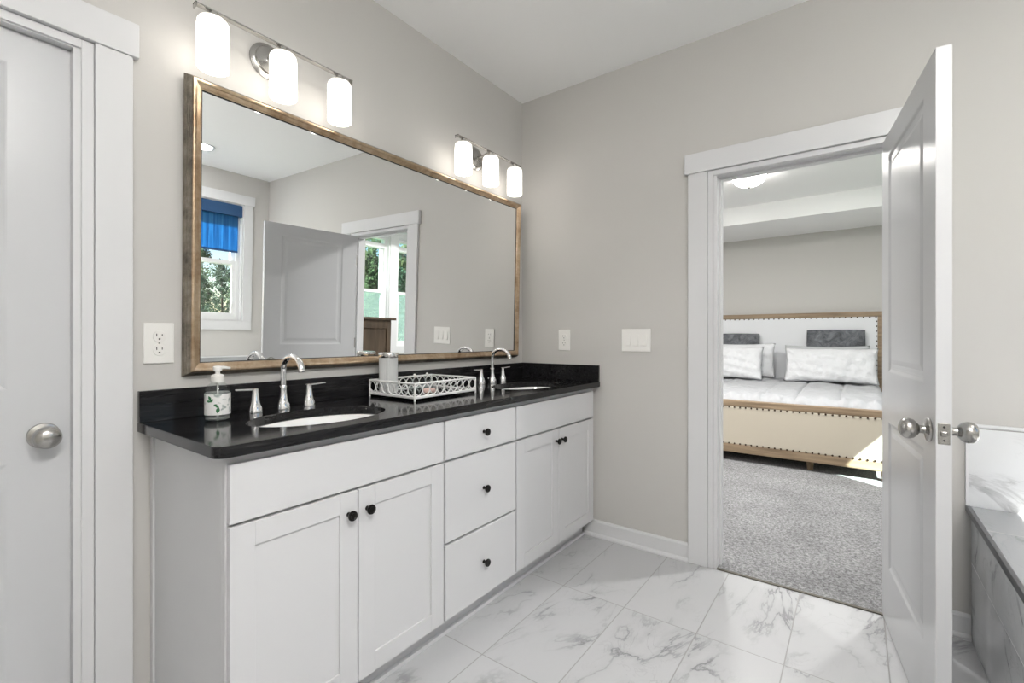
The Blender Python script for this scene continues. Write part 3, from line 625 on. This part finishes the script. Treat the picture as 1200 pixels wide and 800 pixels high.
# lattice tray
TX0, TX1, TY0, TY1 = -1.245, -.868, -.34, -.045
tr_ = thing('tray', 'white metal tray with openwork lattice sides between the two sinks', 'tray', ((TX0 + TX1) / 2, (TY0 + TY1) / 2, .9203))
TW, TD = (TX1 - TX0) / 2, (TY1 - TY0) / 2
bm = B(); box(bm, -TW + .003, TW - .003, -TD + .003, TD - .003, .014, .0165); obj('tray_base', bm, mat('dark-reflection tray base', (.03, .03, .032), .05), tr_)  # dark colour stands in for the black backsplash reflected in the base
def lattice(name, L_, along, fixed):
    bm = B(); P = (lambda s, z: (s, fixed, z)) if along == 'x' else (lambda s, z: (fixed, s, z))
    z0, z1 = .018, .073
    tube(bm, [P(-L_, z1), P(L_, z1)], .0045, 8); tube(bm, [P(-L_, z0), P(L_, z0)], .004, 8); tube(bm, [P(-L_, .013), P(L_, .013)], .0028, 8)
    n = max(3, round(2 * L_ / .04)); st = 2 * L_ / n; zc = (z0 + z1) / 2
    for i in range(n + 1):          # overlapping circles in a quatrefoil chain
        c_ = -L_ + st * i
        pts = []
        for k in range(25):
            a = 2*PI*k/24; s_ = c_ + st * 1.0 * math.cos(a)
            if abs(s_) <= L_ + 1e-4: pts.append(P(s_, zc + (z1 - z0) / 2 * math.sin(a)))
            else:
                if len(pts) > 1: tube(bm, pts, .0024, 6)
                pts = []
        if len(pts) > 1: tube(bm, pts, .0024, 6)
    for i in range(0):
        c_ = -L_ + st * (i + .5)
        for a, b_ in ((1, 1), (1, -1)): tube(bm, [P(c_ - st / 2, zc - a * b_ * (z1 - z0) / 2), P(c_ + st / 2, zc + a * b_ * (z1 - z0) / 2)], .0024, 6)
    return obj(name, bm, M['whitemetal'], tr_, smooth=60)
lattice('lattice_side', TW, 'x', -TD); lattice('lattice_side', TW, 'x', TD); lattice('lattice_side', TD, 'y', -TW); lattice('lattice_side', TD, 'y', TW)
for sx in (-1, 1):
    for sy in (-1, 1):
        bm = B(); tube(bm, [(sx * TW, sy * TD, 0.0005), (sx * TW, sy * TD, .076)], [.0045, .0042], 10); obj('corner_post', bm, M['whitemetal'], tr_, smooth=50)

jr = thing('canister', 'frosted ribbed glass canister with a silver lid standing in the white tray', 'canister', (-1.19, -.105, .9372))
bm = B(); n = 72
prof = [(.037, 0), (.0405, .003), (.0410, .01), (.0410, .154), (.039, .157), (.0005, .157)]
lathe(bm, prof, n=n)
for v in bm.verts:
    r_ = math.hypot(v.co.x, v.co.y)
    if r_ > .040:
        k = round(math.atan2(v.co.y, v.co.x) / (2*PI) * n)
        if k % 2: v.co.x *= .975; v.co.y *= .975
obj('glass_body', bm, M['jarglass'], jr)
bm = B(); lathe(bm, [(.042, .157), (.0435, .159), (.0435, .177), (.042, .179), (.0005, .1795)], n=40); obj('lid', bm, M['silver_lid'], jr, smooth=40)
bm = B(); lathe(bm, [(.033, .004), (.034, .055), (.025, .065), (.0005, .07)], n=24); obj('cotton_filling', bm, M['white_cloth'], jr, smooth=True)
for i, (x, y, lab) in enumerate([(-1.085, -.16, 'small glass dish with a white knob lid beside the tall canister in the tray'), (-.998, -.15, 'small glass dish with a white knob lid in the middle of the tray')]):
    g = thing('glass_dish', lab, 'dish', (x, y, .9372))
    bm = B(); lathe(bm, [(.022, 0), (.030, .006), (.034, .03), (.034, .042), (.032, .042), (.0315, .03), (.027, .009), (.0005, .007)], n=32); obj('bowl', bm, M['clear'], g, smooth=45)
    bm = B(); lathe(bm, [(.0345, .0425), (.0345, .046), (.02, .056), (.006, .060)], n=32); l_ = obj('lid', bm, M['clear'], g, smooth=45)
    bm = B(); lathe(bm, [(.003, .059), (.003, .066), (.006, .070), (.0062, .075), (.004, .079), (.0005, .080)], n=16); obj('knob', bm, M['plate'], l_, smooth=50)
bm = B(); lathe(bm, [(.018, 0), (.024, .004), (.025, .013), (.020, .020), (.0005, .0215)], n=28, sx=1.3); bmesh.ops.translate(bm, verts=bm.verts[:], vec=(0, 0, 0))
tag(obj('soap_bar', bm, M['pink'], None, smooth=50, loc=(-1.09, -.262, .9372)), 'pale pink oval soap lying at the front of the tray', 'soap')

# ------------------------------------------------------------------ bedroom shell
BX = 4.45
bm = B(); box(bm, 0.0005, BX + .1, YS - .1, 1.6, -.08, .004); tag(obj('floor_bedroom', bm, M['carpet']), 'grey carpet of the bedroom', 'carpet', kind='structure')
bm = B(); box(bm, -.012, .004, OY1 + .017, OY0 - .017, .0003, .006, bev=.001); struct('trim_threshold', bm, mat('dark threshold strip', (.12, .11, .09), .6), 'dark threshold strip where the tile meets the carpet', 'threshold')
bm = B(); box(bm, BX, BX + .12, YS, 1.6, 0, 2.8); struct('wall_bedroom_east', bm, M['wall'], 'greige bedroom wall behind the headboard', 'wall')
bm = B(); box(bm, .0, BX + .12, 1.6, 1.72, 0, 2.8); box(bm, 0, .12, .121, 1.6, 0, 2.8); struct('wall_bedroom_north', bm, M['wall'], 'greige bedroom walls left of the bed', 'wall')
bm = B()
SZ, TRZ, SI = 2.5, 2.705, 1.03
box(bm, .121, BX, YS, 1.6, TRZ, TRZ + .1)
box(bm, BX - SI, BX, YS, 1.6, SZ, TRZ); box(bm, .121, .7, YS, 1.6, SZ, TRZ); box(bm, .7, BX - SI, YS, -2.95, SZ, TRZ); box(bm, .7, BX - SI, 1.0, 1.6, SZ, TRZ)
struct('ceiling_bedroom', bm, M['ceil'], 'white tray ceiling of the bedroom', 'ceiling')
dome('flush white glass bowl ceiling light in the bedroom tray ceiling', 2.29, -.985, TRZ, M['bowl'])
for x, y, lab in ((1.35, -2.4, 'added recessed fill light in the bedroom tray ceiling nearest the windows'), (1.35, -.9, 'added recessed fill light in the bedroom tray ceiling straight above the doorway side'), (1.6, .5, 'added recessed fill light in the bedroom tray ceiling farthest from the windows')): can(x, y, TRZ, lab, 2.6)  # out-of-view lights added to brighten the bedroom
# ------------------------------------------------------------------ bed
bed = thing('bed', 'king bed with oak framed, nailhead trimmed linen headboard and footboard', 'bed', (3.3, -1.05, .004))
BO = (3.3, -1.05, .004)
FXb = 2.30; HXb = 4.36; YR, YL = -2.045, -.055
def bb(name, boxes, m, bev=.006, parent=bed, smooth=False):
    bm = B()
    for q in boxes: box(bm, q[0] - BO[0], q[1] - BO[0], q[2] - BO[1], q[3] - BO[1], q[4] - BO[2], q[5] - BO[2], bev=bev)
    return obj(name, bm, m, parent)
def nail_each(parent, x, pts):
    me = None
    for y, z in pts:
        if me is None:
            bm = B(); lathe(bm, [(.0085, 0), (.0075, .004), (.004, .0065), (.0005, .0072)], (0, 0, 0), (-1, 0, 0), 8); o = obj('nailhead', bm, M['nail'], parent, smooth=True); me = o.data
        else: o = bpy.data.objects.new('nailhead', me); C.objects.link(o); o.parent = parent
        o.location = (x - BO[0], y - BO[1], z - BO[2])
def nails(parent, x, pts):
    bm = B()
    for y, z in pts: lathe(bm, [(.0085, 0), (.0075, .004), (.004, .0065), (.0005, .0072)], (x - BO[0], y - BO[1], z - BO[2]), (-1, 0, 0), 8)
    o = obj('nailhead_trim', bm, M['nail'], parent, smooth=True); o['kind'] = 'stuff'; return o
fb = bb('footboard', [(FXb, FXb + .07, YR, YL, .526, .583), (FXb, FXb + .07, YR, YL, .088, .167), (FXb, FXb + .07, YR, YR + .05, .167, .526), (FXb, FXb + .07, YL - .05, YL, .167, .526)], M['oak'])
fp = bb('footboard_upholstery', [(FXb + .002, FXb + .06, YR + .008, YL - .008, .162, .531)], M['fabric'], bev=.012)
ny = 40
NF = [(YR + .03 + (YL - YR - .06) * i / ny, z) for i in range(ny + 1) for z in (.519, .173)]
nail_each(fb, FXb - .0005, [q for q in NF if q[0] < -.62]); nails(fb, FXb - .0005, [q for q in NF if q[0] >= -.62])
hb = bb('headboard', [(HXb - .05, HXb + .03, YR, YL, 1.425, 1.485), (HXb - .05, HXb + .03, YR, YR + .055, .12, 1.425), (HXb - .05, HXb + .03, YL - .055, YL, .12, 1.425)], M['oak'])
bb('headboard_upholstery', [(HXb - .045, HXb + .02, YR + .05, YL - .05, .3, 1.43)], M['headfab'], bev=.012)
NH = [(YR + .07 + (YL - YR - .14) * i / 32, 1.418) for i in range(33)] + [(y, 1.37 - .057 * i) for i in range(16) for y in (YR + .064, YL - .064)]
HV = [q for q in NH if -1.99 < q[0] < -.2 and q[1] > .8 or (q[0] < -1.9 and q[1] > .8)]
nail_each(hb, HXb - .047, HV); nails(hb, HXb - .047, [q for q in NH if q not in HV])
bb('side_rail', [(FXb + .07, HXb - .05, YR + .005, YR + .045, .12, .40)], M['fabric']); bb('side_rail', [(FXb + .07, HXb - .05, YL - .045, YL - .005, .12, .40)], M['fabric'])
for (x, y) in ((FXb + .035, YR + .06), (FXb + .035, YL - .06), (HXb - .01, YR + .03), (HXb - .01, YL - .03), (FXb + .1, -1.46), (FXb + .1, -.64)):
    bm = B(); h = .084 if x < 4 else .116
    a_ = .028; lathe(bm, [(.022, .0), (.030, h + .002)], (x - BO[0], y - BO[1], 0), n=4); obj('leg', bm, M['oak'], bed)
bm = B(); box(bm, FXb + .09 - BO[0], HXb - .06 - BO[0], YR + .05 - BO[1], YL - .05 - BO[1], .12, .2); obj('slat_base', bm, M['fabric'], bed)
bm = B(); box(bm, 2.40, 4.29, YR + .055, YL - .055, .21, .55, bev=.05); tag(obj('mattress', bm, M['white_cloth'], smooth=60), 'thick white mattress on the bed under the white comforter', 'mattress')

def hnoise(x, y, s=1.0):
    return (math.sin(x * 3.1 * s + 1.3 * math.sin(y * 2.3 * s)) + math.sin(y * 4.7 * s + 1.7 * math.sin(x * 1.9 * s + .6)) + .5 * math.sin((x + y) * 9.1 * s + 2 * math.sin(y * 5 * s))) / 2.5
# comforter: thick shell over the mattress
bm = B(); nx_, ny_ = 90, 110; X0, X1, Y0, Y1 = 2.378, 4.295, YR + .012, YL - .012
def ctop(x, y):
    fx = min(1, max(0, (x - X0) / .10)); e = math.sqrt(max(0, 1 - (1 - fx) ** 2))
    fy = min(1, min(y - Y0, Y1 - y) / .09); ey = math.sqrt(max(0, 1 - (1 - max(0, fy)) ** 2))
    z = .50 + (.125 + .03 * min(1, (x - X0) / .8)) * e * ey
    z += .010 * hnoise(x * 1.6, y * 1.6) + .012 * hnoise(x * 5, y * 6) * e
    z += .014 * math.sin(y * 42 + 3 * math.sin(x * 3) + 2 * math.sin(y * 7)) * math.exp(-((x - X0 - .08) / .16) ** 2)
    for ys in (-.55, -1.06, -1.34, -1.67): z -= .022 * math.exp(-((y - ys) / .012) ** 2) * e      # stitched channels
    for xs in (2.95, 3.45): z -= .012 * math.exp(-((x - xs) / .012) ** 2)
    return z
G = [[bm.verts.new((X0 + (X1 - X0) * i / nx_, Y0 + (Y1 - Y0) * j / ny_, ctop(X0 + (X1 - X0) * i / nx_, Y0 + (Y1 - Y0) * j / ny_))) for j in range(ny_ + 1)] for i in range(nx_ + 1)]
for i in range(nx_):
    for j in range(ny_): bm.faces.new([G[i][j], G[i+1][j], G[i+1][j+1], G[i][j+1]])
rim = [G[i][0] for i in range(nx_ + 1)] + [G[nx_][j] for j in range(1, ny_ + 1)] + [G[i][ny_] for i in range(nx_ - 1, -1, -1)] + [G[0][j] for j in range(ny_ - 1, 0, -1)]
low = [bm.verts.new((v.co.x, v.co.y, .45)) for v in rim]
for k in range(len(rim)): bm.faces.new([rim[k], rim[(k+1) % len(rim)], low[(k+1) % len(rim)], low[k]])
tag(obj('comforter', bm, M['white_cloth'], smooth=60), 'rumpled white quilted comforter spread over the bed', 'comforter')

def pillow(name, w_, h_, t_, loc, tilt, m, label, group=None, seed=0, e=2.6, amp=.008, yaw=0, pinch=1):
    """stands upright: width along y, height along z, leaning back by tilt"""
    rnd = random.Random(seed); ph = [rnd.uniform(0, 6) for _ in range(4)]
    bm = B(); n = 36; m_ = 26; grids = []
    for s in (-1, 1):
        g = []
        for i in range(n + 1):
            row = []
            for j in range(m_ + 1):
                u_, v_ = 2 * i / n - 1, 2 * j / m_ - 1
                th = max(0, (1 - abs(u_) ** e) * (1 - abs(v_) ** e)) ** .5
                pinch_u = 1 - pinch * .05 * (1 - abs(v_) ** 2) * abs(u_) ** 6; pinch_v = 1 - pinch * .09 * (1 - abs(u_) ** 2) * abs(v_) ** 6
                y = u_ * w_ / 2 * pinch_u; z = v_ * h_ / 2 * pinch_v
                x = s * t_ / 2 * th + (amp * th * (math.sin(9 * u_ + 3 * v_ + ph[0]) + math.sin(13 * v_ - 5 * u_ + ph[1]) + math.sin(21 * u_ * (1 - .4 * v_) + ph[2])) / 1.6)
                row.append(bm.verts.new((x, y, z + h_ / 2)))
            g.append(row)
        grids.append(g)
        for i in range(n):
            for j in range(m_): bm.faces.new([g[i][j], g[i+1][j], g[i+1][j+1], g[i][j+1]])
    bmesh.ops.remove_doubles(bm, verts=bm.verts[:], dist=.0004)
    o = obj(name, bm, m, smooth=True, loc=loc); o.rotation_euler = (0, tilt, yaw)
    tag(o, label, 'pillow', group); return o
W_ = M['pillow_cloth']
pillow('pillow', .90, .42, .15, (3.87, -1.545, .665), .36, W_, 'large white pillow in front of the right fur cushion', seed=1, amp=.011, yaw=.02)
pillow('pillow', .88, .42, .15, (3.84, -.43, .665), .33, W_, 'white pillow in front of the left fur cushion', seed=2, amp=.013)
pillow('pillow', .86, .43, .11, (4.10, -.545, .68), .08, W_, 'white pillow standing behind the front left pillow', seed=3)
pillow('pillow', .84, .41, .11, (4.10, -1.50, .68), .08, M['shaded_cloth'], 'white pillow with shade in its colour standing behind the front right pillow', seed=4)
pillow('fur_cushion', .575, .56, .08, (4.245, -1.588, .71), .03, M['fur'], 'dark grey faux fur cushion against the right side of the headboard', seed=5, e=7, amp=.006, pinch=-.25)
pillow('fur_cushion', .575, .52, .08, (4.245, -.49, .71), .03, M['fur'], 'dark grey faux fur cushion against the left side of the headboard', seed=6, e=7, amp=.006, pinch=-.25)

# dresser under the bedroom window (seen in the mirror)
dz = thing('dresser', 'dark brown wooden chest of drawers with a panelled side in front of the bedroom window', 'dresser', (.90, -3.1, .004))
bm = B(); box(bm, -.24, .22, -.33, .315, .06, 1.27, bev=.004); obj('carcass', bm, M['wood'], dz)
for s_ in (-1, 1):
    bm = B(); y0 = .315 if s_ > 0 else -.345
    for q in ((-.24, -.18, .06, 1.27), (.16, .22, .06, 1.27), (-.18, .16, .06, .16), (-.18, .16, 1.17, 1.27)): box(bm, q[0], q[1], y0, y0 + .015, q[2], q[3], bev=.002)
    obj('side_frame', bm, M['wood'], dz)
bm = B(); box(bm, -.27, .27, -.375, .365, 1.27, 1.30, bev=.006); obj('dresser_top', bm, M['wood'], dz)
for k in range(5):
    bm = B(); box(bm, .221, .238, -.31, .31, .09 + k * .235, .31 + k * .235, bev=.004); d = obj('drawer', bm, M['wood'], dz)
    for s_ in (-1, 1):
        bm = B(); lathe(bm, [(.006, .238), (.006, .25), (.014, .255), (.010, .263)], (0, s_ * .18, .20 + k * .235), (1, 0, 0), 14); obj('knob', bm, M['nail'], d)
for sx in (-.2, .18):
    for sy in (-.3, .29):
        bm = B(); box(bm, sx - .025, sx + .025, sy - .025, sy + .025, .0, .06); obj('foot', bm, M['wood'], dz)

# ------------------------------------------------------------------ outside
GZ = -3.2
bm = B(); box(bm, -60, 90, -120, -3.9, GZ - .2, GZ); tag(obj('ground', bm, M['lawn']), 'grassy ground outside below the windows', 'ground', kind='structure')
bm = B(); box(bm, XW - .3, 5.2, -4.2, YS - .165, 2.95, 3.1); struct('added_eave', bm, M['trim'], 'unseen white eave added above the windows to keep sun off the transoms', 'eave')  # unseen eave, placed so its edge blocks sun from the bedroom transoms
def leafmat(name, c):
    m = mat(name, c, .8); N, L, b = nodes(m); tc = N.new('ShaderNodeTexCoord'); n = N.new('ShaderNodeTexNoise'); n.inputs['Scale'].default_value = 1.3; n.inputs['Detail'].default_value = 3
    L.new(tc.outputs['Object'], n.inputs['Vector']); r = ramp(N, [(.3, tuple(k * .55 for k in c)), (.7, tuple(k * 1.5 for k in c))]); L.new(n.outputs['Fac'], r.inputs[0]); L.new(r.outputs[0], b.inputs['Base Color'])
    t = N.new('ShaderNodeBsdfTranslucent'); L.new(r.outputs[0], t.inputs[0]); mx = N.new('ShaderNodeMixShader'); mx.inputs[0].default_value = .5; o = N['Material Output']
    L.new(b.outputs[0], mx.inputs[1]); L.new(t.outputs[0], mx.inputs[2]); L.new(mx.outputs[0], o.inputs[0]); return m
LM = [leafmat('pine foliage', (.08, .12, .06)), leafmat('blue green foliage', (.07, .125, .08)), leafmat('yellow green foliage', (.12, .145, .07))]
def tree_mesh(seed, H):
    rnd = random.Random(seed); fb_ = B(); tb = B()
    lx, ly = rnd.uniform(-.4, .4), rnd.uniform(-.4, .4)
    tube(tb, [(lx * t_ * t_, ly * t_ * t_, H * t_ * .97) for t_ in (0, .25, .5, .75, 1)], [.16, .14, .11, .07, .02], 8)
    for _ in range(40):
        t_ = rnd.uniform(.22, 1.0); rad = (1.05 - t_) * H * .13 + .25; an = rnd.uniform(0, 2*PI); q = rnd.uniform(.2, 1) * rad
        c_ = Vector((lx * t_ * t_ + q * math.cos(an), ly * t_ * t_ + q * math.sin(an), H * t_ + rnd.uniform(-.2, .3)))
        tube(tb, [(lx * t_ * t_, ly * t_ * t_, H * t_ - .2), tuple(c_)], [.035, .012], 5)
        cr = rnd.uniform(.35, .75)
        for _k in range(70):
            d = Vector((rnd.gauss(0, 1), rnd.gauss(0, 1), rnd.gauss(0, .75))).normalized() * cr * rnd.uniform(.4, 1)
            p_ = c_ + d; u_ = Vector((rnd.gauss(0, 1), rnd.gauss(0, 1), rnd.gauss(0, 1))).normalized(); v_ = u_.orthogonal().normalized(); s_ = rnd.uniform(.07, .15)
            fb_.faces.new([fb_.verts.new(p_ + u_ * s_), fb_.verts.new(p_ + v_ * s_ * .6), fb_.verts.new(p_ - u_ * s_), fb_.verts.new(p_ - v_ * s_ * .6)])
    return fb_, tb
protos = []
for k in range(5):
    fbm, tbm = tree_mesh(20 + k, 8.6 + .5 * k)
    me = bpy.data.meshes.new('foliage'); fbm.to_mesh(me); fbm.free(); me.materials.append(LM[k % 3])
    mt = bpy.data.meshes.new('trunk'); tbm.to_mesh(mt); tbm.free(); mt.materials.append(M['bark']); protos.append((me, mt))
rnd = random.Random(3); kinds = ['tall loose pine in the tree line outside the windows']
for i in range(60):
    row = i % 6; x = 3 + (i // 6) * 4.2 + rnd.uniform(-.12, .12) + (0, 2.1, 1.0, 3.1, .5, 2.5)[row]; y = -33 - row * 4.2
    me, mt = protos[rnd.randrange(5)]
    t = thing('pine_tree', kinds[0], 'tree', (x, y, GZ), rnd.uniform(0, 6), group='pines in the tree line outside the windows')
    s = rnd.uniform(.78, 1.0) * (1.42 if x > 15 else .84); t.scale = (s, s, s)
    for nm, me_ in (('foliage', me), ('trunk', mt)):
        o = bpy.data.objects.new(nm, me_); C.objects.link(o); o.parent = t
